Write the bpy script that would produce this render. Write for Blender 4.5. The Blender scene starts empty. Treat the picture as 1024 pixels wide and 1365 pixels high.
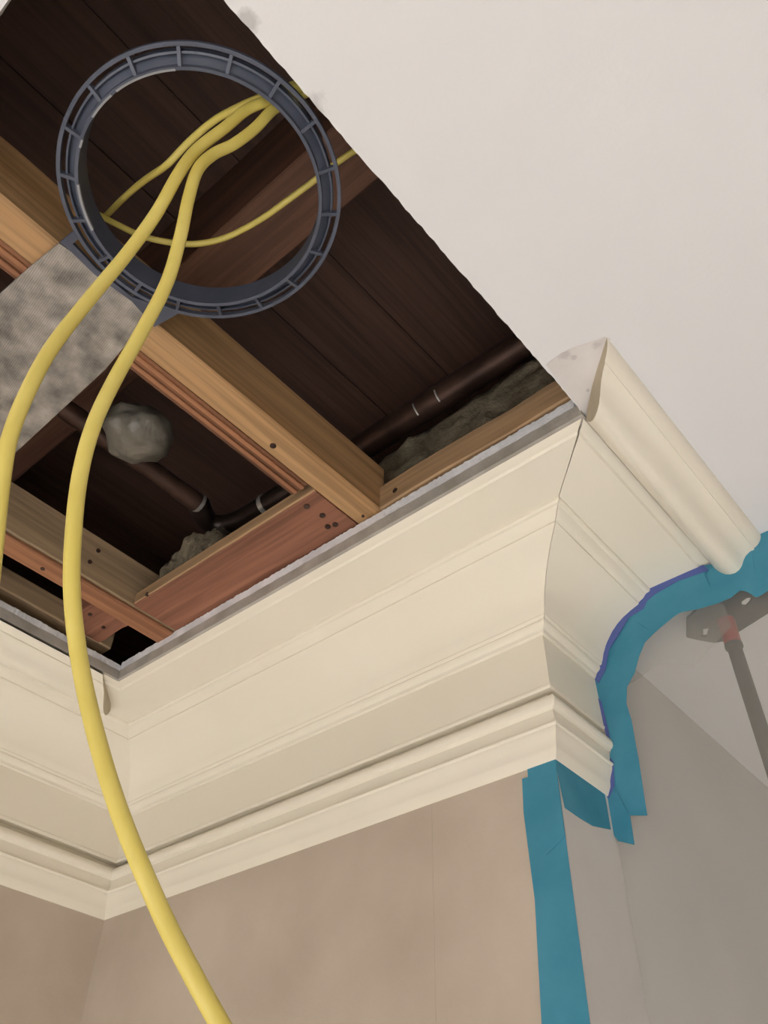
import bpy, bmesh, math, random
from mathutils import Vector, Matrix
random.seed(7)
sc = bpy.context.scene
col = sc.collection

# ------------------------------------------------------------------ camera
# All positions below are in "u" (1 u = 0.65 m) measured from the outside wall
# corner at the lower edge of the cornice: X along the back wall, Y away, Z up.
S = 0.65
ZP = 2.19                      # height of that reference corner above the floor
F = 1135.87
RX = (0.75989487, 0.64975033, 0.01960341)      # camera right
RY = (-0.44280063, 0.53947074, -0.71616962)    # camera down
RZ = (-0.47590692, 0.53553321, 0.6976509)      # camera forward
CAM = Vector((0.63918157, -1.16428972, -0.69704833))

def WP(x, y, z):
    return Vector((S * x, S * y, S * z + ZP))

cd = bpy.data.cameras.new('camera')
cam = bpy.data.objects.new('camera', cd)
col.objects.link(cam)
m = Matrix(((RX[0], -RY[0], -RZ[0], 0), (RX[1], -RY[1], -RZ[1], 0), (RX[2], -RY[2], -RZ[2], 0), (0, 0, 0, 1)))
m.translation = WP(*CAM)
cam.matrix_world = m
cd.sensor_fit = 'HORIZONTAL'
cd.sensor_width = 36
cd.lens = F * 36 / 1024
cd.clip_start = 0.01
sc.camera = cam

# ------------------------------------------------------------------ world, lights, exposure
w = bpy.data.worlds.new('sky')
sc.world = w
w.use_nodes = True
w.node_tree.nodes['Background'].inputs[0].default_value = (0.75, 0.85, 1.0, 1)
w.node_tree.nodes['Background'].inputs[1].default_value = 0.6
sc.view_settings.view_transform = 'Standard'
sc.view_settings.look = 'None'
sc.view_settings.gamma = 1
sc.view_settings.use_curve_mapping = False
sc.view_settings.exposure = 0.3

def area_light(name, loc, target, sx, sy, power, color):
    l = bpy.data.lights.new(name, 'AREA')
    l.shape = 'RECTANGLE'
    l.size, l.size_y, l.energy, l.color = sx, sy, power, color
    o = bpy.data.objects.new(name, l)
    col.objects.link(o)
    o.location = loc
    o.rotation_euler = (Vector(target) - Vector(loc)).to_track_quat('-Z', 'Y').to_euler()
    return o
# daylight: a patch of sky outside the window in the wall behind the camera, shining down through the opening
area_light('window_front_offscreen', (0.78, -4.30, 3.05), (0.62, -2.0, 0.0), 2.4, 1.8, 520, (0.955, 0.97, 1.0)).data.spread = math.radians(120)

# ------------------------------------------------------------------ materials
def new_mat(name, base=(0.8, 0.8, 0.8), rough=0.6, metal=0.0):
    mt = bpy.data.materials.new(name)
    mt.use_nodes = True
    b = mt.node_tree.nodes['Principled BSDF']
    b.inputs['Base Color'].default_value = (*base, 1)
    b.inputs['Roughness'].default_value = rough
    b.inputs['Metallic'].default_value = metal
    return mt

def N(mt, kind, **kw):
    n = mt.node_tree.nodes.new(kind)
    for k, v in kw.items():
        setattr(n, k, v)
    return n

def mottle(mt, c0, c1, scale=8, detail=4, bump=0.0, bscale=60, stretch=(1, 1, 1), lo=0.35, hi=0.65, bdist=0.002):
    """two-tone noise colour (wear, stains, grain) plus a fine bump"""
    t = mt.node_tree
    L = t.links.new
    b = t.nodes['Principled BSDF']
    co = N(mt, 'ShaderNodeTexCoord')
    mp = N(mt, 'ShaderNodeMapping')
    mp.inputs['Scale'].default_value = stretch
    L(co.outputs['Object'], mp.inputs['Vector'])
    n = N(mt, 'ShaderNodeTexNoise')
    n.inputs['Scale'].default_value = scale
    n.inputs['Detail'].default_value = detail
    L(mp.outputs[0], n.inputs['Vector'])
    r = N(mt, 'ShaderNodeValToRGB')
    r.color_ramp.elements[0].position, r.color_ramp.elements[1].position = lo, hi
    r.color_ramp.elements[0].color = (*c0, 1)
    r.color_ramp.elements[1].color = (*c1, 1)
    L(n.outputs['Fac'], r.inputs[0])
    L(r.outputs[0], b.inputs['Base Color'])
    if bump:
        n2 = N(mt, 'ShaderNodeTexNoise')
        n2.inputs['Scale'].default_value = bscale
        n2.inputs['Detail'].default_value = 3
        L(mp.outputs[0], n2.inputs['Vector'])
        bp = N(mt, 'ShaderNodeBump')
        bp.inputs['Strength'].default_value = bump
        bp.inputs['Distance'].default_value = bdist
        L(n2.outputs['Fac'], bp.inputs['Height'])
        L(bp.outputs[0], b.inputs['Normal'])
    return mt

def wood(name, c0, c1, axis, rough=0.7, streak=0.78):
    """sawn timber: broad tone changes plus fine dark grain lines along `axis`"""
    mt = new_mat(name, c0, rough)
    st = [14.0, 14.0, 14.0]; st[axis] = 0.9
    mottle(mt, c0, c1, 1.6, 6, 0.35, 9, tuple(st), 0.33, 0.68, 0.002)
    t = mt.node_tree; L = t.links.new
    b = t.nodes['Principled BSDF']
    src = b.inputs['Base Color'].links[0].from_socket
    co = N(mt, 'ShaderNodeTexCoord'); mp = N(mt, 'ShaderNodeMapping')
    st = [75.0, 75.0, 75.0]; st[axis] = 2.2
    mp.inputs['Scale'].default_value = st
    L(co.outputs['Object'], mp.inputs['Vector'])
    n = N(mt, 'ShaderNodeTexNoise'); n.inputs['Scale'].default_value = 1.7; n.inputs['Detail'].default_value = 4
    n.inputs['Distortion'].default_value = 0.4
    L(mp.outputs[0], n.inputs['Vector'])
    mr = N(mt, 'ShaderNodeMapRange')
    for k_, v_ in (('From Min', 0.38), ('From Max', 0.60), ('To Min', streak), ('To Max', 1.08)): mr.inputs[k_].default_value = v_
    L(n.outputs['Fac'], mr.inputs['Value'])
    mx = N(mt, 'ShaderNodeVectorMath', operation='SCALE')
    L(src, mx.inputs[0]); L(mr.outputs[0], mx.inputs['Scale'])
    L(mx.outputs[0], b.inputs['Base Color'])
    return mt

M = {}
M['ceiling'] = mottle(new_mat('ceiling_paint', rough=0.85), (0.755, 0.742, 0.738), (0.775, 0.762, 0.758), 3, 3, 0.10, 220)
M['wall'] = mottle(new_mat('wall_covering', rough=0.8), (0.49, 0.405, 0.315), (0.615, 0.52, 0.42), 6, 6, 0.12, 160, lo=0.3, hi=0.7)
M['trim'] = mottle(new_mat('cream_trim_paint', rough=0.33), (0.86, 0.795, 0.66), (0.885, 0.82, 0.69), 5, 3, 0.05, 90)
M['raw_end'] = mottle(new_mat('bare_molding_end', rough=0.8), (0.50, 0.43, 0.31), (0.58, 0.50, 0.37), 40, 3, 0.1, 200)
M['grey_edge'] = mottle(new_mat('grey_drywall_edge', rough=0.85), (0.36, 0.33, 0.28), (0.48, 0.44, 0.39), 25, 5, 0.5, 150)
M['gypsum'] = mottle(new_mat('broken_gypsum', rough=0.9), (0.72, 0.72, 0.74), (0.90, 0.90, 0.92), 30, 5, 0.8, 160)
M['patch'] = mottle(new_mat('bare_plaster_patch', rough=0.9), (0.66, 0.61, 0.58), (0.77, 0.73, 0.705), 16, 5, 0.15, 120)
M['smudge'] = mottle(new_mat('torn_grey_paper', rough=0.9), (0.42, 0.39, 0.37), (0.66, 0.63, 0.60), 60, 5, 0.4, 200)
M['joist'] = wood('pale_pine', (0.33, 0.175, 0.072), (0.53, 0.32, 0.15), 1)
M['joist_x'] = wood('pale_pine_cross', (0.34, 0.20, 0.10), (0.50, 0.33, 0.18), 0)
M['joist_tan'] = wood('weathered_pine', (0.28, 0.19, 0.105), (0.42, 0.30, 0.18), 1)
M['red_x'] = wood('red_fir_cross', (0.19, 0.075, 0.043), (0.36, 0.155, 0.09), 0)
M['red_y'] = wood('red_fir', (0.26, 0.105, 0.05), (0.40, 0.18, 0.085), 1)
M['ply'] = wood('layered_fir_edge', (0.07, 0.025, 0.012), (0.26, 0.11, 0.05), 1)
M['dark_y'] = wood('old_dark_boards', (0.075, 0.037, 0.025), (0.125, 0.062, 0.042), 1)
M['dark_x'] = wood('old_dark_beam', (0.10, 0.043, 0.025), (0.18, 0.080, 0.045), 0)
M['nail'] = mottle(new_mat('rusty_nail', rough=0.6, metal=0.3), (0.03, 0.015, 0.01), (0.08, 0.04, 0.03), 80)
M['ring'] = mottle(new_mat('blue_grey_plastic', rough=0.45), (0.060, 0.068, 0.096), (0.082, 0.092, 0.126), 20, 3, 0.05, 100)
M['ring_edge'] = new_mat('pale_plastic_edge', (0.32, 0.32, 0.33), 0.6)
M['pipe'] = mottle(new_mat('tarnished_copper', rough=0.42, metal=0.6), (0.05, 0.027, 0.02), (0.12, 0.068, 0.05), 14, 4, 0.2, 60)
M['iron'] = mottle(new_mat('black_pipe', rough=0.35, metal=0.5), (0.02, 0.013, 0.011), (0.05, 0.032, 0.026), 20)
M['solder'] = mottle(new_mat('solder', rough=0.35, metal=0.7), (0.45, 0.43, 0.40), (0.65, 0.62, 0.58), 60)
M['wool'] = mottle(new_mat('grey_mineral_wool', rough=1.0), (0.12, 0.098, 0.062), (0.26, 0.215, 0.145), 18, 6, 0.9, 90, bdist=0.006)
M['lump'] = mottle(new_mat('grey_pipe_putty', rough=0.35), (0.09, 0.08, 0.062), (0.22, 0.195, 0.155), 14, 5, 0.6, 40, bdist=0.006)
M['cable'] = mottle(new_mat('yellow_sheath', rough=0.45), (0.66, 0.53, 0.115), (0.70, 0.57, 0.14), 30, 3)
M['tape'] = mottle(new_mat('blue_tape', rough=0.6), (0.040, 0.245, 0.360), (0.060, 0.285, 0.405), 18, 4, 0.15, 90)
M['tape_lip'] = new_mat('blue_tape_folded', (0.085, 0.12, 0.36), 0.6)
M['pole'] = new_mat('dark_pole', (0.035, 0.033, 0.03), 0.5)
M['pad'] = new_mat('dark_rubber_pad', (0.03, 0.03, 0.03), 0.7)
M['red'] = new_mat('red_plastic', (0.36, 0.03, 0.025), 0.5)
M['floor'] = mottle(new_mat('white_bounce_floor', rough=0.8), (0.76, 0.755, 0.74), (0.80, 0.795, 0.78), 4, 4, 0.1, 30)  # white covering added on the unseen floor to bounce light upward
M['white'] = new_mat('white_frame', (0.75, 0.75, 0.73), 0.5)
M['wall2'] = mottle(new_mat('pale_wall', rough=0.85), (0.79, 0.765, 0.74), (0.81, 0.785, 0.76), 4)

M['wall3'] = mottle(new_mat('primed_grey_wall', rough=0.85), (0.60, 0.57, 0.54), (0.65, 0.62, 0.59), 5, 4, 0.1, 120)
# galvanised plate with fine ridges
mt = new_mat('galvanised_plate', (0.42, 0.41, 0.40), 0.42, 0.85)
mottle(mt, (0.19, 0.185, 0.18), (0.66, 0.645, 0.63), 34, 8, 0.0, lo=0.3, hi=0.7)
co = N(mt, 'ShaderNodeTexCoord'); wv = N(mt, 'ShaderNodeTexWave'); bp = N(mt, 'ShaderNodeBump')
mp = N(mt, 'ShaderNodeMapping'); mp.inputs['Rotation'].default_value = (0, 0, math.radians(8))
wv.bands_direction = 'Y'
wv.inputs['Scale'].default_value = 150
bp.inputs['Strength'].default_value = 0.5
bp.inputs['Distance'].default_value = 0.0006
lk = mt.node_tree.links.new
lk(co.outputs['Object'], mp.inputs['Vector']); lk(mp.outputs[0], wv.inputs['Vector']); lk(wv.outputs['Fac'], bp.inputs['Height'])
lk(bp.outputs[0], mt.node_tree.nodes['Principled BSDF'].inputs['Normal'])
M['metal'] = mt

# milky plastic film: partly see-through, partly scattering
mt = bpy.data.materials.new('milky_plastic_film')
mt.use_nodes = True
t = mt.node_tree
t.nodes.remove(t.nodes['Principled BSDF'])
tr = N(mt, 'ShaderNodeBsdfTransparent'); tr.inputs[0].default_value = (0.97, 0.97, 0.96, 1)
df = N(mt, 'ShaderNodeBsdfDiffuse'); df.inputs[0].default_value = (0.86, 0.83, 0.77, 1)
tl = N(mt, 'ShaderNodeBsdfTranslucent'); tl.inputs[0].default_value = (0.86, 0.83, 0.77, 1)
gl = N(mt, 'ShaderNodeBsdfGlossy'); gl.inputs['Roughness'].default_value = 0.35
a = N(mt, 'ShaderNodeMixShader'); a.inputs[0].default_value = 0.35
b = N(mt, 'ShaderNodeMixShader'); b.inputs[0].default_value = 0.07
c = N(mt, 'ShaderNodeMixShader'); c.inputs[0].default_value = 0.27
L = t.links.new
L(df.outputs[0], a.inputs[1]); L(tl.outputs[0], a.inputs[2])
L(a.outputs[0], b.inputs[1]); L(gl.outputs[0], b.inputs[2])
L(tr.outputs[0], c.inputs[1]); L(b.outputs[0], c.inputs[2])
L(c.outputs[0], t.nodes['Material Output'].inputs[0])
M['film'] = mt

# ------------------------------------------------------------------ mesh helpers
def tag(o, label=None, cat=None, group=None, kind=None):
    if label: o['label'] = label
    if cat: o['category'] = cat
    if group: o['group'] = group
    if kind: o['kind'] = kind
    return o

def thing(name, base, label=None, cat=None, group=None, kind=None):
    o = bpy.data.objects.new(name, None)
    o.empty_display_size = 0.05
    o.location = WP(*base)
    col.objects.link(o)
    return tag(o, label, cat, group, kind)

def origin_of(o):
    p = Vector((0, 0, 0))
    while o is not None:
        p = p + o.location
        o = o.parent
    return p

def mesh(name, verts, faces, mat, parent=None, smooth=None, base=None, recalc=True):
    """verts in u; the object's origin is `base` (u) or the parent's origin"""
    pw = origin_of(parent) if parent else Vector((0, 0, 0))
    org = WP(*base) if base is not None else (pw if parent else WP(*verts[0]))
    me = bpy.data.meshes.new(name)
    me.from_pydata([tuple(WP(*v) - org) for v in verts], [], faces)
    if recalc:
        bm = bmesh.new(); bm.from_mesh(me)
        bmesh.ops.recalc_face_normals(bm, faces=bm.faces)
        bm.to_mesh(me); bm.free()
    me.materials.append(M[mat] if isinstance(mat, str) else mat)
    if smooth is not None:
        me.polygons.foreach_set('use_smooth', [True] * len(me.polygons))
        me.set_sharp_from_angle(angle=math.radians(smooth))
    o = bpy.data.objects.new(name, me)
    col.objects.link(o)
    o.parent = parent
    o.location = org - pw
    return o

def box_vf(x0, x1, y0, y1, z0, z1):
    v = [(x, y, z) for z in (z0, z1) for y in (y0, y1) for x in (x0, x1)]
    f = [(0, 2, 3, 1), (4, 5, 7, 6), (0, 1, 5, 4), (2, 6, 7, 3), (0, 4, 6, 2), (1, 3, 7, 5)]
    return v, f

def box(name, x0, x1, y0, y1, z0, z1, mat, parent=None, bev=0.0):
    v, f = box_vf(x0, x1, y0, y1, z0, z1)
    o = mesh(name, v, f, mat, parent)
    if bev:
        bm = bmesh.new(); bm.from_mesh(o.data)
        bmesh.ops.bevel(bm, geom=bm.edges[:], offset=bev * S, segments=2, profile=0.6, affect='EDGES')
        bm.to_mesh(o.data); bm.free()
    return o

def plank(name, a, b, c0, c1, z0, z1, axis, mat, parent=None, wob=0.002, bev=0.003, n=10):
    """a board along X (axis 0) or Y (axis 1) from a to b with slightly uneven, eased edges"""
    prof = [(c0 + bev, z0), (c1 - bev, z0), (c1, z0 + bev), (c1, z1 - bev), (c1 - bev, z1), (c0 + bev, z1), (c0, z1 - bev), (c0, z0 + bev)]
    v, f = [], []
    for i in range(n + 1):
        s = a + (b - a) * i / n
        dc, dz = random.uniform(-wob, wob), random.uniform(-wob, wob) * 0.5
        for (c_, z_) in prof:
            e = random.uniform(-wob, wob) * 0.3
            p = (s, c_ + dc + e, z_ + dz) if axis == 0 else (c_ + dc + e, s, z_ + dz)
            v.append(p)
    for i in range(n):
        for k in range(8):
            f.append((i * 8 + k, i * 8 + (k + 1) % 8, i * 8 + 8 + (k + 1) % 8, i * 8 + 8 + k))
    f.append(tuple(range(8))); f.append(tuple(range(n * 8, n * 8 + 8)))
    return mesh(name, v, f, mat, parent, smooth=35)

def rayd(u, v):
    a, b = (u - 512) / F, (v - 682.5) / F
    return Vector((RX[i] * a + RY[i] * b + RZ[i] for i in range(3)))
def on(axis, val, u, v):
    """where the sight line of a pixel meets the plane axis = val (u)"""
    d = rayd(u, v)
    return CAM + d * ((val - CAM[axis]) / d[axis])
def at_depth(u, v, D):
    return CAM + rayd(u, v) * D

def spline(pts, per=8):
    P = [Vector(p) for p in pts]
    P = [P[0] * 2 - P[1]] + P + [P[-1] * 2 - P[-2]]
    out = []
    for i in range(1, len(P) - 2):
        for k in range(per):
            t_ = k / per
            p0, p1, p2, p3 = P[i - 1], P[i], P[i + 1], P[i + 2]
            out.append(0.5 * ((2 * p1) + (p2 - p0) * t_ + (2 * p0 - 5 * p1 + 4 * p2 - p3) * t_ ** 2 + (3 * p1 - p0 - 3 * p2 + p3) * t_ ** 3))
    out.append(P[-2])
    return out

def tube(name, path, ra, rb, mat, parent=None, seg=12, ref=None, base=None, smooth=60):
    """tube of elliptic section: half width ra across the direction `ref`, half height rb along it"""
    v, f = [], []
    n = len(path)
    for i, p in enumerate(path):
        tg = (path[min(i + 1, n - 1)] - path[max(i - 1, 0)]).normalized()
        rf = ref(p) if callable(ref) else (ref or Vector((0, 0, 1)))
        if abs(tg.dot(rf.normalized())) > 0.97: rf = Vector((1, 0.2, 0))
        sx = tg.cross(rf).normalized()
        sy = sx.cross(tg).normalized()
        r1 = ra(i / (n - 1)) if callable(ra) else ra
        r2 = rb(i / (n - 1)) if callable(rb) else rb
        for k in range(seg):
            q = 2 * math.pi * k / seg
            v.append(tuple(p + sx * (math.cos(q) * r1) + sy * (math.sin(q) * r2)))
    for i in range(n - 1):
        for k in range(seg):
            f.append((i * seg + k, i * seg + (k + 1) % seg, i * seg + seg + (k + 1) % seg, i * seg + seg + k))
    f.append(tuple(range(seg))); f.append(tuple(range((n - 1) * seg, n * seg)))
    return mesh(name, v, f, mat, parent, smooth=smooth, base=base)

# ------------------------------------------------------------------ room shell
W = 1.239                       # wall_left stands at x = -W
FL = -ZP / S                    # floor level
ZC = 0.40                       # ceiling underside
HX0, HX1, HY0, HY1 = -W + 0.295, 0.295, -1.237, -0.295     # the opening cut in the ceiling
XR, YF, YB = 3.3, -5.0, 3.0     # right wall, wall behind the camera, end of the next room

o = box('floor', -W - 0.2, XR + 0.2, YF - 0.2, YB + 0.2, FL - 0.1, FL, 'floor'); tag(o, 'unseen floor with an added white covering that bounces light', kind='structure')
wb = box('wall_back', -W, 0.0, 0.0, 0.15, FL, 0.5, 'wall'); tag(wb, 'tan papered wall under the cream cornice', kind='structure')
# two drops of the tan wall covering, butted at a faint seam
for (a0, a1) in ((-W, -0.26025), (-0.2600, 0.0)):
    box('wallpaper_strip', a0, a1, -0.0012, 0.0004, FL, 0.12, 'wall', wb)
o = box('wall_return', -0.15, 0.0, 0.15, YB, FL, 0.5, 'wall3'); tag(o, 'pale grey return wall running off behind the plastic sheet', kind='structure')
box('return_face', -0.0003, 0.0008, 0.0008, 0.172, FL, 0.12, 'wall3', o)
o = box('wall_left', -W - 0.2, -W, YF - 0.2, 0.15, FL, 0.5, 'wall'); tag(o, 'tan wall meeting the back wall in the inside corner', kind='structure')
o = box('wall_right', XR, XR + 0.2, YF - 0.2, YB + 0.2, FL, 0.5, 'wall'); tag(o, 'tan wall on the far side of the room', kind='structure')
o = box('wall_end', -0.15, XR, YB, YB + 0.2, FL, 0.5, 'wall2'); tag(o, 'pale end wall of the room beyond the plastic sheet', kind='structure')
# wall behind the camera with a window opening
wx0, wx1, wz0, wz1 = -0.25, 2.55, FL + 1.2, FL + 3.5
v, f = [], []
for (a0, a1, b0, b1) in ((-W, wx0, FL, 0.5), (wx1, XR, FL, 0.5), (wx0, wx1, FL, wz0), (wx0, wx1, wz1, 0.5)):
    vv, ff = box_vf(a0, a1, YF - 0.2, YF, b0, b1)
    f += [tuple(i + len(v) for i in q) for q in ff]; v += vv
o = mesh('wall_front', v, f, 'wall'); tag(o, 'tan wall with the window that lights the room', kind='structure')
wn = thing('window_1', ((wx0 + wx1) / 2, YF - 0.1, wz0), 'white framed window behind the viewer', kind='structure')
for (a0, a1, b0, b1) in ((wx0, wx0 + 0.08, wz0, wz1), (wx1 - 0.08, wx1, wz0, wz1), (wx0, wx1, wz0, wz0 + 0.08), (wx0, wx1, wz1 - 0.08, wz1), (1.11, 1.19, wz0, wz1)):
    box('window_bar', a0, a1, YF - 0.19, YF - 0.14, b0, b1, 'white', wn)

# ceiling: one plasterboard slab with the ragged opening
def ragged(p, q, n, amp):
    out = []
    for i in range(n):
        t_ = i / n
        a_ = amp if 0 < i else 0
        out.append((p[0] + (q[0] - p[0]) * t_ + random.uniform(-a_, a_), p[1] + (q[1] - p[1]) * t_ + random.uniform(-a_, a_)))
    return out
hole = ragged((HX1, HY1), (HX1, HY0), 110, 0.0009) + ragged((HX1, HY0), (HX0, HY0), 50, 0.002) + ragged((HX0, HY0), (HX0, HY1), 20, 0.0008) + ragged((HX0, HY1), (HX1, HY1), 20, 0.0006)
outer = [(XR + 0.1, YB + 0.1), (XR + 0.1, YF - 0.1), (-W - 0.1, YF - 0.1), (-W - 0.1, YB + 0.1)]
bm = bmesh.new()
def loop(pts, z):
    vs = [bm.verts.new(WP(x, y, z) - WP(0, 0, ZC)) for x, y in pts]
    return vs, [bm.edges.new((vs[i], vs[(i + 1) % len(vs)])) for i in range(len(vs))]
TH = 0.03
lo_h, e1 = loop(hole, ZC); lo_o, e2 = loop(outer, ZC)
up_h, e3 = loop(hole, ZC + TH); up_o, e4 = loop(outer, ZC + TH)
bmesh.ops.triangle_fill(bm, edges=e1 + e2, use_beauty=True)
bmesh.ops.triangle_fill(bm, edges=e3 + e4, use_beauty=True)
for A, B in ((lo_h, up_h), (lo_o, up_o)):
    for i in range(len(A)):
        j = (i + 1) % len(A)
        bm.faces.new((A[i], A[j], B[j], B[i]))
bmesh.ops.recalc_face_normals(bm, faces=bm.faces)
me = bpy.data.meshes.new('ceiling'); bm.to_mesh(me); bm.free()
me.materials.append(M['ceiling'])
ceil = bpy.data.objects.new('ceiling', me); col.objects.link(ceil)
ceil.location = WP(0, 0, ZC)
tag(ceil, 'white painted ceiling with a large rectangular opening cut in it', kind='structure')

# broken edge of the board along the back wall and the left wall
def broken_strip(name, p, q, nrm, z0, z1, mat, amp, n, depth=0.02):
    v, f = [], []
    p, q, nrm = Vector(p), Vector(q), Vector(nrm)
    for i in range(n + 1):
        c_ = p.lerp(q, i / n)
        j = nrm * random.uniform(0, amp * 0.5)
        zt = z1 + random.uniform(-amp, amp)
        for d_, z_ in ((0, z0), (0, zt), (depth, zt + amp), (depth, z0)):
            x_ = c_ + j - nrm * d_
            v.append((x_.x, x_.y, z_))
    for i in range(n):
        for k in range(4):
            f.append((i * 4 + k, i * 4 + (k + 1) % 4, i * 4 + 4 + (k + 1) % 4, i * 4 + 4 + k))
    f.append((0, 1, 2, 3)); f.append((n * 4, n * 4 + 1, n * 4 + 2, n * 4 + 3))
    return mesh(name, v, f, mat, ceil)
broken_strip('torn_paper_edge', (HX0, HY1 - 0.004, 0), (HX1, HY1 - 0.004, 0), (0, -1, 0), 0.390, 0.416, 'grey_edge', 0.0008, 90)
broken_strip('gypsum_edge', (HX0, HY1 - 0.0025, 0), (HX1 - 0.010, HY1 - 0.0025, 0), (0, -1, 0), 0.412, 0.4385, 'gypsum', 0.0016, 230)
broken_strip('torn_paper_edge', (HX0 + 0.004, HY0, 0), (HX0 + 0.004, HY1, 0), (1, 0, 0), 0.390, 0.412, 'grey_edge', 0.0008, 60)
broken_strip('gypsum_edge', (HX0 + 0.0025, HY0, 0), (HX0 + 0.0025, HY1, 0), (1, 0, 0), 0.408, 0.427, 'gypsum', 0.0025, 200)
# bare plaster where the removed molding ran, and grey paper scars by the cut
def patch(name, pix, mat, z=ZC - 0.0006):
    pts = [on(2, z, *p) for p in pix]
    n = len(pts)
    v = [tuple(p) for p in pts] + [(p.x, p.y, ZC + 0.001) for p in pts]
    f = [tuple(range(n)), tuple(range(n, 2 * n))] + [(i, (i + 1) % n, n + (i + 1) % n, n + i) for i in range(n)]
    return mesh(name, v, f, mat, ceil)
patch('plaster_patch', [(728, 487), (733, 482), (748, 471), (765, 463), (786, 456), (806, 449), (814, 452), (800, 545), (775, 552), (768, 538), (752, 519), (742, 506)], 'patch')
def smudges(mt, spots, dark):
    """grey scuffs with noisy outlines at fixed places of the painted board"""
    t = mt.node_tree; L = t.links.new
    b = t.nodes['Principled BSDF']
    src = b.inputs['Base Color'].links[0].from_socket
    co = N(mt, 'ShaderNodeTexCoord')
    nz = N(mt, 'ShaderNodeTexNoise'); nz.inputs['Scale'].default_value = 90; nz.inputs['Detail'].default_value = 5
    L(co.outputs['Object'], nz.inputs['Vector'])
    for p, r, k in spots:
        d = N(mt, 'ShaderNodeVectorMath', operation='DISTANCE')
        L(co.outputs['Object'], d.inputs[0]); d.inputs[1].default_value = p
        ma = N(mt, 'ShaderNodeMath', operation='MULTIPLY_ADD'); ma.inputs[1].default_value = r * 2.2; 
        L(nz.outputs['Fac'], ma.inputs[0]); L(d.outputs['Value'], ma.inputs[2])
        mr = N(mt, 'ShaderNodeMapRange'); mr.inputs['From Min'].default_value = r * 1.5; mr.inputs['From Max'].default_value = r * 2.1
        mr.inputs['To Min'].default_value = k; mr.inputs['To Max'].default_value = 0
        L(ma.outputs[0], mr.inputs['Value'])
        mx = N(mt, 'ShaderNodeMix', data_type='RGBA'); 
        L(mr.outputs[0], mx.inputs['Factor']); L(src, mx.inputs['A']); mx.inputs['B'].default_value = (*dark, 1)
        src = mx.outputs['Result']
    L(src, b.inputs['Base Color'])
def cpos(u_, v_):
    p = on(2, ZC, u_, v_)
    return tuple(WP(*p) - WP(0, 0, ZC))
smudges(M['ceiling'], [(cpos(331, 28), 0.010, 0.6), (cpos(419, 145), 0.012, 0.5)], (0.40, 0.38, 0.37))
smudges(M['patch'], [(cpos(753, 473), 0.008, 0.55), (cpos(766, 476), 0.004, 0.5), (cpos(797, 458), 0.007, 0.5), (cpos(784, 520), 0.003, 0.6)], (0.42, 0.39, 0.37))

# ------------------------------------------------------------------ cornice: three runs of stacked molding (o = distance out from wall, z)
def arc(cx_, cz_, rx, rz, a0, a1, n):
    return [(cx_ + rx * math.cos(math.radians(a0 + (a1 - a0) * i / n)), cz_ + rz * math.sin(math.radians(a0 + (a1 - a0) * i / n))) for i in range(n + 1)]
bed = [(0.0, 0.0), (0.003, 0.0), (0.0105, 0.014), (0.0115, 0.019), (0.0125, 0.026), (0.0150, 0.034), (0.0180, 0.041), (0.0200, 0.047),
       (0.0205, 0.051), (0.0225, 0.0525), (0.0235, 0.055), (0.0225, 0.0575), (0.0195, 0.0585), (0.0165, 0.083), (0.0210, 0.0835), (0.0255, 0.086), (0.0285, 0.091), (0.0290, 0.096), (0.0280, 0.101), (0.0250, 0.1055), (0.0200, 0.1075), (0.0, 0.1075)]
frieze = [(0.0, 0.100), (0.0015, 0.100), (0.0015, 0.1245), (0.0175, 0.1245), (0.0205, 0.1275), (0.0205, 0.1310), (0.0190, 0.1330), (0.0165, 0.2375), (0.0, 0.2375)]
cove = [(0.0, 0.2375), (0.0195, 0.2375), (0.0220, 0.2395), (0.0220, 0.2430), (0.0235, 0.2460), (0.0280, 0.2480), (0.0320, 0.2520), (0.0335, 0.2565), (0.0325, 0.2590),
        (0.0365, 0.2600), (0.0385, 0.2625), (0.0385, 0.2650), (0.0400, 0.2665)]
cove += [(0.0455, 0.2820), (0.0530, 0.2970), (0.0625, 0.3115), (0.0735, 0.3240), (0.0870, 0.3360), (0.1020, 0.3455), (0.1190, 0.3530), (0.1370, 0.3590)]
cove += [(0.1390, 0.3605), (0.1390, 0.3640), (0.1440, 0.3655), (0.1510, 0.3690), (0.1560, 0.3740), (0.1585, 0.3765), (0.1640, 0.3770), (0.1670, 0.3790), (0.1680, 0.3815), (0.1680, 0.3860), (0.0, 0.3860)]
soffit = [(0.0, 0.3845), (0.1680, 0.3845), (0.2070, 0.3845), (0.2300, 0.3845), (0.2520, 0.3845), (0.2700, 0.3845), (0.2725, 0.3870), (0.2740, 0.3880), (0.2880, 0.3885), (0.2915, 0.3895), (0.2940, 0.3925), (0.2945, 0.3985), (0.0, 0.3985)]
crown = [(0.2970, 0.3740), (0.2990, 0.3680), (0.3030, 0.3600), (0.3080, 0.3520), (0.3140, 0.3455), (0.3220, 0.3405), (0.3310, 0.3390), (0.3395, 0.3415), (0.3470, 0.3485), (0.3525, 0.3575), (0.3590, 0.3655), (0.3680, 0.3705), (0.3760, 0.3722), (0.3780, 0.3725), (0.3780, 0.3755),
         (0.3830, 0.3775), (0.3890, 0.3815), (0.3935, 0.3870), (0.3965, 0.3940), (0.3975, 0.4005), (0.3600, 0.4005), (0.3300, 0.3960), (0.3050, 0.3850)]

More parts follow.
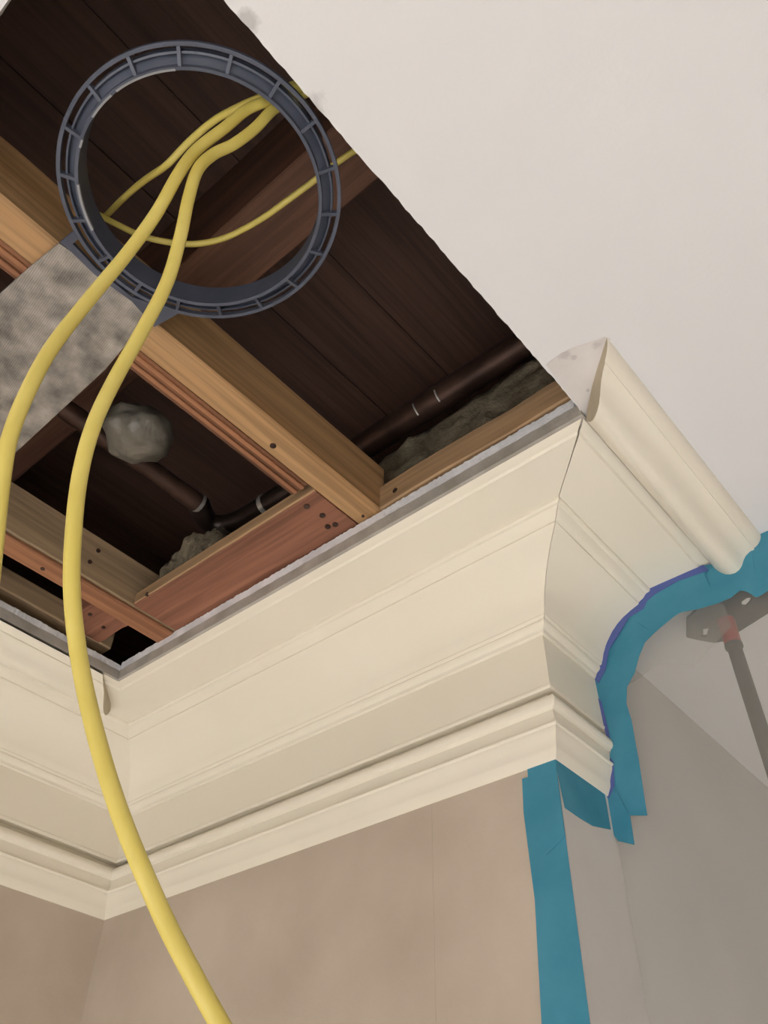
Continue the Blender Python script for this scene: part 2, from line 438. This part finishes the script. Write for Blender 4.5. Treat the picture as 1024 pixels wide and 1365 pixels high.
def run(name, prof, ends, parent, mat='trim', smooth=28, end_mat=None):
    """extrude a closed profile between two end functions (o, z) -> point"""
    n = len(prof)
    v = [ends[0](o_, z_) for o_, z_ in prof] + [ends[1](o_, z_) for o_, z_ in prof]
    f = [(i, (i + 1) % n, n + (i + 1) % n, n + i) for i in range(n)] + [tuple(range(n)), tuple(range(n, 2 * n))]
    ob = mesh(name, v, f, mat, parent, smooth=smooth)
    if end_mat:
        ob.data.materials.append(M[end_mat])
        for p in ob.data.polygons:
            if len(p.vertices) == n: p.material_index = 1
    return ob
def gap(o_):                                             # the outside mitre has opened a hair
    if o_ < 0.03: return 0.0
    if o_ < 0.169: return 0.0006
    return 0.0 if o_ < 0.2071 else 0.0022 * (o_ - 0.2071) / 0.08 + 0.0003
inA = lambda o_, z_: (-W + o_, -o_, z_)
farA = lambda o_, z_: (-W + o_, -2.6, z_)
inB = lambda o_, z_: (-W + o_, -o_, z_)
outB = lambda o_, z_: (o_ - gap(o_), -o_, z_)
outC = lambda o_, z_: (o_, -o_ + gap(o_), z_)
farC = lambda o_, z_: (o_, 0.172, z_)
t1 = thing('trim_1', (-W, -1.3, 0.0), 'cream cornice run on the left wall, its crown strip sawn off at the corner', kind='structure')
t2 = thing('trim_2', (-W / 2, 0, 0.0), 'cream cornice run on the tan back wall, stripped of its crown strip', kind='structure')
t3 = thing('trim_3', (0, 0.2, 0.0), 'short cream cornice return ending at the blue tape', kind='structure')
for nm, pf in (('bed_molding', bed), ('frieze_board', frieze), ('cove_molding', cove), ('soffit_board', soffit)):
    run(nm, pf, (inA, farA), t1)
    run(nm, pf, (inB, outB), t2)
    run(nm, pf, (outC, farC), t3)
run('crown_molding', crown, (lambda o_, z_: (o_ + 0.0015, -o_ + 0.001, z_), farC), t3, end_mat='raw_end')
SH = 0.098
crownA = [(o_ - SH, min(z_, 0.3850)) for o_, z_ in crown]
run('crown_molding', crownA, (lambda o_, z_: (-W + o_, -o_ - 0.042, z_), farA), t1, end_mat='raw_end')

# ------------------------------------------------------------------ framing and void above the ceiling
ZB = 0.445                      # underside of the framing
def framing(name, a, b, c0, c1, z0, z1, axis, mat, label, cat='joist', **kw):
    ob = plank(name, a, b, c0, c1, z0, z1, axis, mat, **kw)
    return tag(ob, label, cat)
def nail(parent, p, axis, r=0.0045):
    """nail head on a face looking along -axis (or +axis when sign is negative)"""
    n = 8
    v, f = [], []
    sg = -1 if axis > 0 else 1
    ax = abs(axis) - 1
    for k in range(n):
        q = 2 * math.pi * k / n
        for h in (0.0015, -0.003):
            c_ = [0, 0, 0]
            c_[ax] = sg * h
            c_[(ax + 1) % 3] = math.cos(q) * r
            c_[(ax + 2) % 3] = math.sin(q) * r
            v.append((p[0] + c_[0], p[1] + c_[1], p[2] + c_[2]))
    f = [(2 * k, 2 * ((k + 1) % n), 2 * ((k + 1) % n) + 1, 2 * k + 1) for k in range(n)] + [tuple(range(0, 2 * n, 2)), tuple(range(1, 2 * n, 2))]
    return mesh('nail_head', v, f, 'nail', parent)

j1 = framing('ceiling_joist', -1.95, -0.29, -0.203, -0.141, ZB, 0.565, 1, 'joist', 'pale pine ceiling joist carrying the metal plate and light ring')
nail(j1, on(2, ZB, 484, 688), 3, 0.003); nail(j1, on(2, ZB, 364, 594), 3, 0.006)
# layered strip fixed along the joist's left side
st = thing('layered_batten', (-0.23, -0.42, ZB), 'dark red layered fir batten against the side of the plate-bearing joist', 'batten')
for k in range(5):
    plank('ply_layer', -1.95, -0.43, -0.2150 - 0.0085 * k, -0.2070 - 0.0085 * k, ZB + 0.006 - 0.004 * (k % 2), ZB + 0.075, 1, ('ply', 'red_y')[k % 2], st, wob=0.0008, bev=0.001)
j2 = framing('ceiling_joist', -1.95, -0.29, -0.800, -0.752, ZB, 0.560, 1, 'joist_tan', 'weathered tan ceiling joist nailed above the left cornice')
bt = framing('batten', -1.95, -0.297, -0.812, -0.757, ZB - 0.010, ZB + 0.001, 1, 'red_y', 'orange brown batten under the weathered tan joist', 'batten', wob=0.001)
nail(bt, on(2, ZB - 0.010, 57, 758), 3, 0.005)
for p in ((131, 734), (120, 749)): nail(j2, on(0, -0.752, *p), -1, 0.005)
pl = framing('wall_plate', -0.752, -0.2035, -0.4115, -0.285, ZB, 0.476, 0, 'red_x', 'red fir plate between the two ceiling joists', 'plate')
plank('weathered_face', -0.750, -0.2045, -0.415, -0.410, ZB + 0.003, 0.476, 0, 'joist_x', pl, wob=0.0004, bev=0.001)
for p in ((409, 675), (430, 687), (437, 702), (447, 699)): nail(pl, on(2, ZB, *p), 3, 0.0062)
nail(pl, on(1, -0.415, 196, 792), 2, 0.005)
pr_ = framing('wall_plate', -0.141, 0.62, -0.300, -0.20, ZB, 0.507, 0, 'joist_x', 'brown wall plate above the grey edge, right of the pale joist', 'plate')
nail(pr_, on(1, -0.300, 527, 654), 2, 0.006)
pa = framing('wall_plate', -1.95, -0.33, -1.10, -0.955, ZB + 0.02, 0.52, 1, 'joist_tan', 'dusty plate lying along the top of the left cornice', 'plate')
bk = framing('blocking', -0.955, -0.812, -0.46, -0.36, ZB + 0.02, 0.52, 0, 'red_x', 'short rough block in the corner above the left cornice', 'block')
for p in ((120, 819), (138, 836)): nail(bk, on(2, ZB + 0.02, *p), 3, 0.005)
# floor structure above
bmm = framing('floor_beam', -1.9, 1.0, on(2, 0.80, 410, 200).y, on(2, 0.80, 500, 243).y, 0.80, 1.12, 0, 'dark_x', 'dark red brown beam crossing above the light ring', 'beam')
up = thing('floor_upper', (0, -0.6, 1.12), 'dark old boards of the floor above', kind='structure')
x = -2.0
while x < 1.6:
    wd = random.uniform(0.19, 0.22)
    plank('plank', -2.4, 0.9, x + 0.0008, x + wd - 0.0008, 1.12 + random.uniform(0, 0.003), 1.16, 1, 'dark_y', up, n=6, bev=0.0012, wob=0.0004)
    x += wd
box('deck_backing', -2.1, 1.8, -2.5, 1.0, 1.155, 1.2, 'dark_y', up)
for nm, q in (('wall_light_stop_left', (-1.44, -1.30, -2.5, 1.0)), ('wall_light_stop_right', (1.6, 1.7, -2.5, 1.0)), ('wall_light_stop_back', (-2.1, 1.7, 0.45, 0.55)), ('wall_light_stop_front', (-2.1, 1.7, -2.5, -2.4))):  # panels added around the void to keep outside light from leaking in
    tag(box(nm, *q, ZC + TH - 0.005, 1.16, 'dark_y'), 'added dark panel sealing the floor void against outside light', kind='structure')
# pipes
def pipe_path(p, q, n=8): return [Vector(p).lerp(Vector(q), i / n) for i in range(n + 1)]
zpipe = 0.66
a_ = on(2, zpipe, 60, 518); b_ = on(2, zpipe, 262, 677)
xm = (a_.x + b_.x) / 2
p1 = thing('water_pipe', (xm, b_.y, zpipe), 'tarnished copper water pipe with a bright solder ring in the void', 'pipe')
tube('pipe_run', pipe_path((xm, -1.6, zpipe), (xm, b_.y, zpipe)), 0.0225, 0.0225, 'pipe', p1)
tube('solder_ring', pipe_path((xm, b_.y - 0.010, zpipe), (xm, b_.y - 0.002, zpipe), 2), 0.0245, 0.0245, 'solder', p1)
c_ = on(2, zpipe, 300, 690); d_ = on(2, zpipe, 392, 655)
el = spline([Vector((xm, b_.y - 0.004, zpipe))] + [on(2, zpipe, *p) for p in ((276, 694), (297, 700), (325, 691), (355, 673), (392, 651), (430, 628))], 8)
tube('elbow', el, 0.0250, 0.0250, 'iron', p1)
r0, r1 = on(2, zpipe, 352, 674.5), on(2, zpipe, 357, 671.5)
tube('solder_ring', pipe_path(r0, r1, 2), 0.0262, 0.0262, 'solder', p1)
# putty lump on the pipe
def blob(name, center, rad, mat, amp=0.18, parent=None, label=None, cat=None, sub=3):
    bm = bmesh.new()
    bmesh.ops.create_icosphere(bm, subdivisions=sub, radius=1)
    from mathutils import noise
    for vv in bm.verts:
        k = 1 + amp * noise.noise(vv.co * 1.7 + Vector(center) * 9) + amp * 0.5 * noise.noise(vv.co * 4.1)
        vv.co = Vector((vv.co.x * rad[0], vv.co.y * rad[1], vv.co.z * rad[2])) * (k * S)
    me = bpy.data.meshes.new(name); bm.to_mesh(me); bm.free()
    me.materials.append(M[mat])
    me.polygons.foreach_set('use_smooth', [True] * len(me.polygons))
    ob = bpy.data.objects.new(name, me); col.objects.link(ob)
    pw = origin_of(parent) if parent else Vector((0, 0, 0))
    ob.parent = parent
    ob.location = WP(*center) - pw
    if label: tag(ob, label, cat)
    return ob
lc = on(2, zpipe, 178, 582)
blob('putty_lump', (lc.x + 0.012, lc.y, zpipe), (0.068, 0.074, 0.048), 'lump', 0.20, p1, sub=4)
# drain pipe in the right bay
e_ = on(1, -0.205, 500, 572); g_ = on(1, -0.205, 735, 452)
p2 = thing('drain_pipe', (0.05, -0.205, 0.62), 'dark pipe crossing above the grey insulation, flecked with white', 'pipe')
zz = (e_.z + g_.z) / 2
tube('pipe_run', pipe_path((-0.45, -0.205, zz), (0.75, -0.205, zz)), 0.032, 0.032, 'pipe', p2)
for (u_, v_) in ((590, 519), (562, 540)):
    q = on(1, -0.205, u_, v_)
    tube('drip', [Vector((q.x, -0.205 - 0.0330 * math.cos(k), zz - 0.0330 * math.sin(k))) for k in (0.3, 0.6, 0.9, 1.2)], 0.0022, 0.0022, 'solder', p2, seg=6)
# insulation
def wool(name, x0, x1, y0, y1, z0, z1, label):
    from mathutils import noise
    nx, ny = 40, 16
    v, f = [], []
    for side in (0, 1):
        for j in range(ny + 1):
            for i in range(nx + 1):
                s_, t_ = i / nx, j / ny
                x_, y_, z_ = x0 + (x1 - x0) * s_, y0 + (y1 - y0) * (1 - t_ if False else t_), z0 + (z1 - z0) * t_
                k = noise.noise(Vector((x_ * 22, y_ * 22, z_ * 22))) * 0.02 + noise.noise(Vector((x_ * 60, z_ * 60, 3))) * 0.008
                v.append((x_ + k * 0.6, y_ + (-k if not side else 0.05), z_ + k * 0.5))
    K = (nx + 1) * (ny + 1)
    for side in (0, 1):
        for j in range(ny):
            for i in range(nx):
                q = side * K + j * (nx + 1) + i
                f.append((q, q + 1, q + nx + 2, q + nx + 1))
    for i in range(nx):
        f.append((i, i + 1, K + i + 1, K + i)); q = ny * (nx + 1) + i; f.append((q, q + 1, K + q + 1, K + q))
    for j in range(ny):
        q = j * (nx + 1); f.append((q, q + nx + 1, K + q + nx + 1, K + q)); q += nx; f.append((q, q + nx + 1, K + q + nx + 1, K + q))
    ob = mesh(name, v, f, 'wool', smooth=180, base=((x0 + x1) / 2, y0, z0))
    return tag(ob, label, 'insulation', kind='stuff')
wool('insulation_batt', -0.32, 0.60, -0.245, -0.215, 0.50, on(1, -0.23, 640, 520).z, 'grey green mineral wool behind the brown plate, below the dark pipe')
wool('insulation_batt', on(1, -0.40, 228, 712).x, on(1, -0.40, 286, 690).x, -0.400, -0.385, 0.47, on(1, -0.385, 258, 719).z, 'scrap of grey wool standing behind the red fir plate')

# ------------------------------------------------------------------ recessed-light ring and its metal plate
ZR = 0.412                      # lower rim of the ring
rc = Vector((0.091, -0.938, ZR))
RO = 0.1889
RI = 0.1590
ring = thing('light_ring', (rc.x, rc.y, ZR), 'blue grey plastic ribbed light ring hanging from the metal plate', 'light fitting')
def rv(r, q, z):                # ring hangs slightly out of level
    dx, dy = r * math.cos(q), r * math.sin(q)
    return (rc.x + dx, rc.y + dy, z + 0.0708 * dx + 0.0071 * dy)
def lathe(name, prof, parent, mat, seg=144, a0=0.0, a1=360.0, smooth=30):
    n = len(prof)
    full = abs(a1 - a0) >= 359.9
    cnt = seg if full else seg + 1
    v, f = [], []
    for i in range(cnt):
        q = math.radians(a0 + (a1 - a0) * i / seg)
        for r, z in prof: v.append(rv(r, q, z))
    for i in range(seg):
        j = (i + 1) % cnt
        for k in range(n):
            f.append((i * n + k, i * n + (k + 1) % n, j * n + (k + 1) % n, j * n + k))
    if not full: f.append(tuple(range(n))); f.append(tuple(range(seg * n, seg * n + n)))
    return mesh(name, v, f, mat, parent, smooth=smooth)
ow, iw = 0.0050, 0.0045
ZI = ZR - 0.008                 # the inner collar reaches a little lower than the outer hoop
lathe('outer_rim', [(RO - ow, ZR), (RO, ZR), (RO, ZR + 0.006), (RO - ow, ZR + 0.009)], ring, 'ring')
lathe('inner_collar', [(RI, ZI + 0.0005), (RI + iw, ZI), (RI + iw + 0.001, ZI + 0.010), (RI + iw, ZR + 0.036), (RI, ZR + 0.036)], ring, 'ring')
mid = RO - ow - 0.0062          # slots lie between this radius and the outer rim
lathe('channel_web', [(RI + iw, ZI + 0.006), (mid, ZR + 0.012), (mid, ZR + 0.016), (RI + iw, ZI + 0.011)], ring, 'ring')
lathe('channel_rail', [(mid - 0.0030, ZR + 0.002), (mid - 0.0003, ZR + 0.003), (mid - 0.0003, ZR + 0.014), (mid - 0.0030, ZR + 0.012)], ring, 'ring')
ph = on(2, ZR, 236, 66) - rc
ph = math.atan2(ph.y, ph.x)
for k in range(18):
    q = ph + math.radians(20 * k)
    v = []
    for r, z in ((RI + iw - 0.001, ZI + 0.001), (RO - ow + 0.001, ZR + 0.0008), (RO - ow + 0.001, ZR + 0.009), (RI + iw - 0.001, ZI + 0.014)):
        for s_ in (-1, 1): v.append(rv(r, q + s_ * 0.0022 / r, z))
    mesh('rib', v, [(0, 2, 4, 6), (1, 3, 5, 7), (0, 1, 3, 2), (2, 3, 5, 4), (4, 5, 7, 6), (6, 7, 1, 0)], 'ring', ring)
for (s0, s1) in ((205, 228), (246, 250), (262, 276), (279, 308)):  # broken pale arcs along part of the collar's lower rim
    o = lathe('pale_edge', [(RI - 0.0006, ZI + 0.0004), (RI + 0.0022, ZI - 0.0006), (RI + 0.0022, ZI + 0.002), (RI - 0.0006, ZI + 0.005)], ring, 'ring_edge', 20, s0, s1)
    o['label'] = 'pale rim segment'
# mounting wing between the ring and the plate
def prism(name, pts, z0, z1, mat, parent, smooth=None):
    n = len(pts)
    v = [(p[0], p[1], z0) for p in pts] + [(p[0], p[1], z1) for p in pts]
    f = [tuple(range(n)), tuple(range(n, 2 * n))] + [(i, (i + 1) % n, n + (i + 1) % n, n + i) for i in range(n)]
    return mesh(name, v, f, mat, parent, smooth=smooth)
zw = 0.428
wing = [[(80, 323), (98, 308), (104, 319), (90, 331)], [(90, 331), (126, 366), (176, 402), (176, 396), (128, 358), (97, 325)], [(176, 396), (176, 402), (206, 436), (238, 418), (214, 409)]]
for q in wing: prism('mounting_wing', [on(2, zw, *p) for p in q], zw, zw + 0.006, 'ring', ring)
pc = [on(2, 0.436, *p) for p in ((80, 322), (206, 412), (148, 487), (20, 604))]
y0p = pc[0].y; y1p = (pc[2].y + pc[3].y) / 2; x1p = (pc[0].x + pc[1].x) / 2 
plate = thing('mounting_plate', (x1p - 0.2, (y0p + y1p) / 2, 0.436), 'dull galvanised metal plate screwed under the pale pine joist', 'metal plate')
far0 = on(2, 0.436, 0, 393)
dirL = (far0 - pc[0]); dirR = (pc[3] - pc[2])
e0 = pc[0] + dirL * 4.2; e1 = pc[3] + dirR * 0.45
q0, q1 = on(2, 0.436, 44, 352), on(2, 0.436, 140, 493)
zt = 0.431                      # the edge by the ring is bent down a little
tops = [(pc[0], zt), (pc[1], zt), (q1, 0.436), (pc[3], 0.436), (e1, 0.436), (e0, 0.436), (q0, 0.436)]
v = [(p.x, p.y, z_) for p, z_ in tops] + [(p.x, p.y, z_ + 0.004) for p, z_ in tops]
f = []
for k in (0, 7): f += [(k, k + 1, k + 2, k + 6), (k + 6, k + 2, k + 3, k + 5), (k + 5, k + 3, k + 4)]
f += [(i, (i + 1) % 7, 7 + (i + 1) % 7, 7 + i) for i in range(7)]
mesh('plate_sheet', v, f, 'metal', plate)
for p in ((133, 407), (158, 440)):
    nail(plate, on(2, 0.436, *p), 3, 0.0075)

# ------------------------------------------------------------------ yellow cables
def cable(name, pix, label, wdt=0.0072, hgt_=0.0050, extra0=None, extra1=None, mat='cable'):
    pts = [at_depth(u_, v_, D) for u_, v_, D in pix]
    if extra0: pts = [Vector(p) for p in extra0] + pts
    if extra1: pts = pts + [Vector(p) for p in extra1]
    ob = tube(name, spline(pts, 10), wdt, hgt_, mat, seg=14, ref=lambda p: (p - CAM).normalized(), base=pts[0], smooth=80)
    return tag(ob, label, 'cable', 'yellow cables at the light ring')
cable('electrical_cable', [(375, 128, 1.125), (352, 136, 1.11), (328, 147, 1.10), (300, 170, 1.075), (262, 200, 1.04), (238, 232, 1.00), (208, 285, 0.96), (168, 340, 0.92), (118, 400, 0.87), (70, 462, 0.82), (38, 520, 0.785), (14, 580, 0.76), (3, 640, 0.745), (-6, 720, 0.73), (-20, 850, 0.71)],
      'yellow sheathed cable curving down from the ring across the metal plate', extra0=[on(2, 0.462, 440, 108), on(2, 0.465, 402, 116)])
cable('electrical_cable', [(385, 133, 1.125), (362, 148, 1.115), (340, 171, 1.10), (312, 192, 1.075), (284, 206, 1.05), (264, 226, 1.02), (252, 262, 0.99), (240, 318, 0.95), (222, 378, 0.91), (190, 440, 0.87), (152, 508, 0.825), (125, 566, 0.79), (107, 632, 0.765), (98, 710, 0.74), (96, 790, 0.725), (106, 880, 0.71), (128, 980, 0.68), (162, 1090, 0.65), (212, 1210, 0.63), (252, 1290, 0.615), (293, 1365, 0.605), (340, 1450, 0.59)],
      'longest yellow sheathed cable, hanging from the ring past the cornice', extra0=[on(2, 0.462, 450, 116), on(2, 0.465, 410, 122)])
cable('electrical_cable', [(345, 131, 1.13), (318, 143, 1.145), (285, 161, 1.17), (250, 191, 1.20), (222, 220, 1.22), (192, 241, 1.29), (166, 263, 1.36), (145, 284, 1.46)],
      'thin looking yellow cable slanting back into the void from the ring', wdt=0.0052, extra0=[on(2, 0.495, 430, 100), on(2, 0.485, 390, 114)], extra1=[at_depth(128, 300, 1.56)])
cable('electrical_cable', [(100, 268, 1.42), (122, 281, 1.42), (150, 296, 1.42), (188, 314, 1.42), (226, 323, 1.42), (262, 325, 1.42), (300, 317, 1.42), (345, 294, 1.40), (385, 266, 1.38), (420, 240, 1.37), (445, 220, 1.36), (465, 206, 1.35), (490, 190, 1.35)],
      'yellow cable sagging in a loop behind the ring under the dark beam', wdt=0.0052)

# ------------------------------------------------------------------ plastic sheet, tape and pole
YS = 0.175                      # plane of the sheet
def xstart(z):
    """where the sheet begins beside the molding at height z"""
    tab = [(-9, 0.0), (0.0, 0.002), (0.017, 0.012), (0.06, 0.024), (0.095, 0.030), (0.108, 0.022), (0.24, 0.022), (0.2625, 0.040), (0.29, 0.052), (0.32, 0.072), (0.335, 0.090), (0.338, 0.30), (0.36, 0.40), (0.42, 0.40)]
    for (z0, a0), (z1, a1) in zip(tab, tab[1:]):
        if z0 <= z <= z1: return a0 + (a1 - a0) * (z - z0) / (z1 - z0)
    return 0.40
def sheet_y(x, z):
    y = YS + 0.004 + 0.010 * math.sin(x * 21 + 1.5 * z) * min(1, max(0, (0.25 - z) * 2)) + 0.018 * math.sin(x * 8.3 + 0.6 + 0.8 * z) * min(1, max(0, (0.32 - z) * 1.6))
    # tent where the pole head pushes the film away
    d = math.hypot((x - 0.22) / 0.10, (z - 0.29) / 0.075)
    y += 0.020 * math.exp(-d * d)
    return y
zs = [FL + 0.005 + (-0.15 - FL) * i / 26 for i in range(26)] + [-0.13 + 0.53 * i / 75 for i in range(76)]
nx = 90
v, f = [], []
for z in zs:
    a0 = xstart(z)
    for i in range(nx + 1):
        s_ = (i / nx) ** 1.6
        x_ = a0 + (2.6 - a0) * s_
        v.append((x_, sheet_y(x_, z) if i else YS, z))
for j in range(len(zs) - 1):
    for i in range(nx):
        q = j * (nx + 1) + i
        f.append((q, q + 1, q + nx + 2, q + nx + 1))
sheet = mesh('plastic_sheet', v, f, 'film', smooth=180, base=(1.2, YS, FL), recalc=False)
tag(sheet, 'milky translucent plastic sheet taped to the end of the cornice', 'plastic sheet')

# a second, folded layer of film hanging beside the pole head
fold = [on(1, YS + 0.050, *p) for p in ((834, 915), (845, 880), (858, 850), (880, 822), (905, 805), (930, 800), (965, 805), (975, 835), (951, 860), (925, 889), (909, 885), (894, 881), (872, 889), (852, 905))]
mesh('film_fold', [tuple(p) for p in fold], [tuple(range(len(fold)))], 'film', sheet, recalc=False)

# tape that follows the molding profile, laid as overlapping short pieces
inner = [(806, 1062), (812, 1042), (812, 1012), (816, 992), (811, 984), (804, 962), (797, 928), (791, 903), (800, 884), (806, 860), (818, 838), (834, 818), (850, 804), (857, 796), (866, 784), (900, 769), (934, 754), (950, 752), (957, 758), (966, 763), (978, 761), (984, 757), (989, 747), (994, 738), (1002, 729), (1011, 716), (1008, 702), (1030, 694)]
outer_ = [(841, 1087), (863, 1087), (859, 1062), (851, 1010), (849, 1000), (842, 960), (835, 938), (836, 915), (846, 897), (852, 875), (860, 856), (872, 844), (886, 832), (898, 822), (908, 816), (930, 812), (957, 804), (975, 796), (981, 791), (987, 787), (993, 788), (998, 790), (1003, 793), (1007, 796), (1011, 795), (1018, 791), (1024, 787), (1045, 775)]
tp = thing('masking_tape', tuple(on(1, YS - 0.008, 830, 950)), 'crumpled blue masking tape following the cornice end onto the plastic sheet', 'tape')
pieces = [(0, 4), (4, 8), (8, 12), (12, 16), (16, 20), (20, 24), (24, 27)]
for n_, (a0, a1) in enumerate(pieces):
    yy = YS - 0.005 - 0.0012 * (n_ % 2)
    idx = list(range(max(a0 - (1 if a0 else 0), 0), a1 + 1))
    v, f = [], []
    for h in (0, 0.0008):
        for i in idx:
            P, Q = on(1, yy, *inner[i]), on(1, yy, *outer_[i])
            for k in range(4):
                p = P.lerp(Q, k / 3)
                v.append((p.x, p.y + h + (random.uniform(-0.0016, 0.0016) if not h and 0 < k else 0) , p.z))
    nn = len(idx)
    K = nn * 4
    for s_ in (0, K):
        for i in range(nn - 1):
            for k in range(3):
                q = s_ + i * 4 + k
                f.append((q, q + 1, q + 5, q + 4))
    for i in range(nn - 1):
        for k in (0, 3): f.append((i * 4 + k, i * 4 + 4 + k, K + i * 4 + 4 + k, K + i * 4 + k))
    for i in (0, nn - 1):
        for k in range(3): f.append((i * 4 + k, i * 4 + k + 1, K + i * 4 + k + 1, K + i * 4 + k))
    mesh('tape_piece', v, f, 'tape', tp, smooth=25)
# folded violet-blue edge turned onto the molding
for seq in ([(793, 906), (800, 886), (807, 861), (818, 838), (834, 818), (851, 804), (858, 796), (867, 784), (900, 769), (938, 753)], [(807, 1060), (812, 1040), (813, 1010)], [(797, 930), (803, 962), (809, 982)]):
    v, f = [], []
    for i, (u_, v_) in enumerate(seq):
        P = on(1, YS - 0.0095, u_, v_)
        wdt_ = 9 if i % 2 else 6
        Q = on(1, YS - 0.0075, u_ + wdt_ * 0.8, v_ + wdt_ * 0.8)
        for h in (0, 0.0007):
            v += [(P.x, P.y + h, P.z), (Q.x, Q.y + h, Q.z)]
    for i in range(len(seq) - 1):
        q = i * 4
        f += [(q, q + 1, q + 5, q + 4), (q + 2, q + 3, q + 7, q + 6), (q, q + 2, q + 6, q + 4), (q + 1, q + 3, q + 7, q + 5)]
    f += [(0, 1, 3, 2), (len(v) - 4, len(v) - 3, len(v) - 1, len(v) - 2)]
    mesh('folded_edge', v, f, 'tape_lip', tp)['label'] = 'violet blue folded tape edge'

def flat_poly(name, pts, nrm, th, mat, label=None, parent=None):
    n = len(pts); nrm = Vector(nrm) * th
    v = [tuple(p) for p in pts] + [tuple(Vector(p) + nrm) for p in pts]
    f = [tuple(range(n)), tuple(range(n, 2 * n))] + [(i, (i + 1) % n, n + (i + 1) % n, n + i) for i in range(n)]
    ob = mesh(name, v, f, mat, parent)
    return tag(ob, label, 'tape') if label else ob
# strip on the return wall under the cornice
flat_poly('masking_tape', [on(0, 0.0012, *p) for p in ((740, 1012), (806, 1059), (814, 1106), (790, 1101), (772, 1090), (753, 1077), (747, 1050))], (1, 0, 0), 0.0008, 'tape', 'slanting teal blue tape strip on the return wall below the cornice')
flat_poly('tape_piece', [on(1, YS - 0.0075, *p) for p in ((806, 1059), (822, 1056), (840, 1087), (846, 1126), (824, 1121), (813, 1106))], (0, 1, 0), 0.0008, 'tape', None, tp)
# long vertical strip on the back wall beside the corner
vt = thing('masking_tape', (-0.03, -0.002, -0.2), 'long vertical blue tape strip on the tan wall beside the outside corner', 'tape')
ce = lambda z_, y_: Vector((0.0016, y_, z_))                     # the strip wraps flush to the corner
flat_poly('tape_piece', [on(1, -0.0028, 703, 1025), ce(0.001, -0.0028), ce(-0.45, -0.0028)] + [on(1, -0.0028, *p) for p in ((724, 1400), (713, 1200), (698, 1083), (696, 1038), (704, 1036))], (0, 1, 0), 0.0008, 'tape', None, vt)
flat_poly('tape_piece', [on(1, -0.0040, 697, 1040), ce(-0.012, -0.0040), ce(-0.13, -0.0040)] + [on(1, -0.0040, *p) for p in ((728, 1140), (703, 1092))], (0, 1, 0), 0.0007, 'tape', None, vt)

# support pole behind the sheet
ZPAD = 0.37
pp = [on(2, ZPAD, *p) for p in ((916, 826), (916, 850), (934, 854), (952, 857), (965, 855), (1024, 818), (1060, 797), (1050, 770), (1000, 778), (960, 797), (935, 808))]
pole_c = on(2, ZPAD - 0.02, 971, 838)
pole = thing('support_pole', (pole_c.x, pole_c.y, FL), 'dark support pole with red collar behind the plastic sheet', 'pole')
cen = sum(pp, Vector((0, 0, 0))) / len(pp)
# pad with two oblong holes: outline split by a bridge of strips
bm = bmesh.new()
def eloop(pts, z):
    vs = [bm.verts.new(WP(p.x, p.y, z) - WP(pole_c.x, pole_c.y, FL)) for p in pts]
    return vs, [bm.edges.new((vs[i], vs[(i + 1) % len(vs)])) for i in range(len(vs))]
holes = [[on(2, ZPAD, *p) for p in ((989, 802), (996, 797), (1004, 797), (1000, 804), (995, 809), (989, 808))], [on(2, ZPAD, *p) for p in ((937, 839), (947, 837), (945, 842), (943, 849), (934, 849), (938, 844))]]
lows, ups = [], []
el_, eu_ = [], []
for lp in [pp] + holes:
    a_, e = eloop(lp, ZPAD); lows.append(a_); el_ += e
    a_, e = eloop(lp, ZPAD + 0.006); ups.append(a_); eu_ += e
bmesh.ops.triangle_fill(bm, edges=el_, use_beauty=True)
bmesh.ops.triangle_fill(bm, edges=eu_, use_beauty=True)
for A, B in zip(lows, ups):
    for i in range(len(A)):
        j = (i + 1) % len(A); bm.faces.new((A[i], A[j], B[j], B[i]))
bmesh.ops.recalc_face_normals(bm, faces=bm.faces)
me = bpy.data.meshes.new('head_pad'); bm.to_mesh(me); bm.free(); me.materials.append(M['pad'])
o = bpy.data.objects.new('head_pad', me); col.objects.link(o); o.parent = pole
flat_poly('foam_layer', [Vector((cen.x + (p.x - cen.x) * 0.93, cen.y + (p.y - cen.y) * 0.93, ZPAD + 0.0055)) for p in pp], (0, 0, 1), 0.024, 'white', None, pole)['label'] = 'white foam layer'
def vcyl(name, z0, z1, r0, r1, mat, parent, seg=24):
    n = 3
    path = [Vector((pole_c.x, pole_c.y, z0 + (z1 - z0) * i / n)) for i in range(n + 1)]
    return tube(name, path, lambda s: r0 + (r1 - r0) * s, lambda s: r0 + (r1 - r0) * s, mat, parent, seg, Vector((0, 1, 0)))
vcyl('collar', ZPAD - 0.060, ZPAD + 0.001, 0.0165, 0.0175, 'red', pole)
vcyl('pole_tube', FL, ZPAD - 0.058, 0.0165, 0.0140, 'pole', pole)
vcyl('collar_rim', ZPAD - 0.0665, ZPAD - 0.059, 0.0175, 0.0175, 'pole', pole)
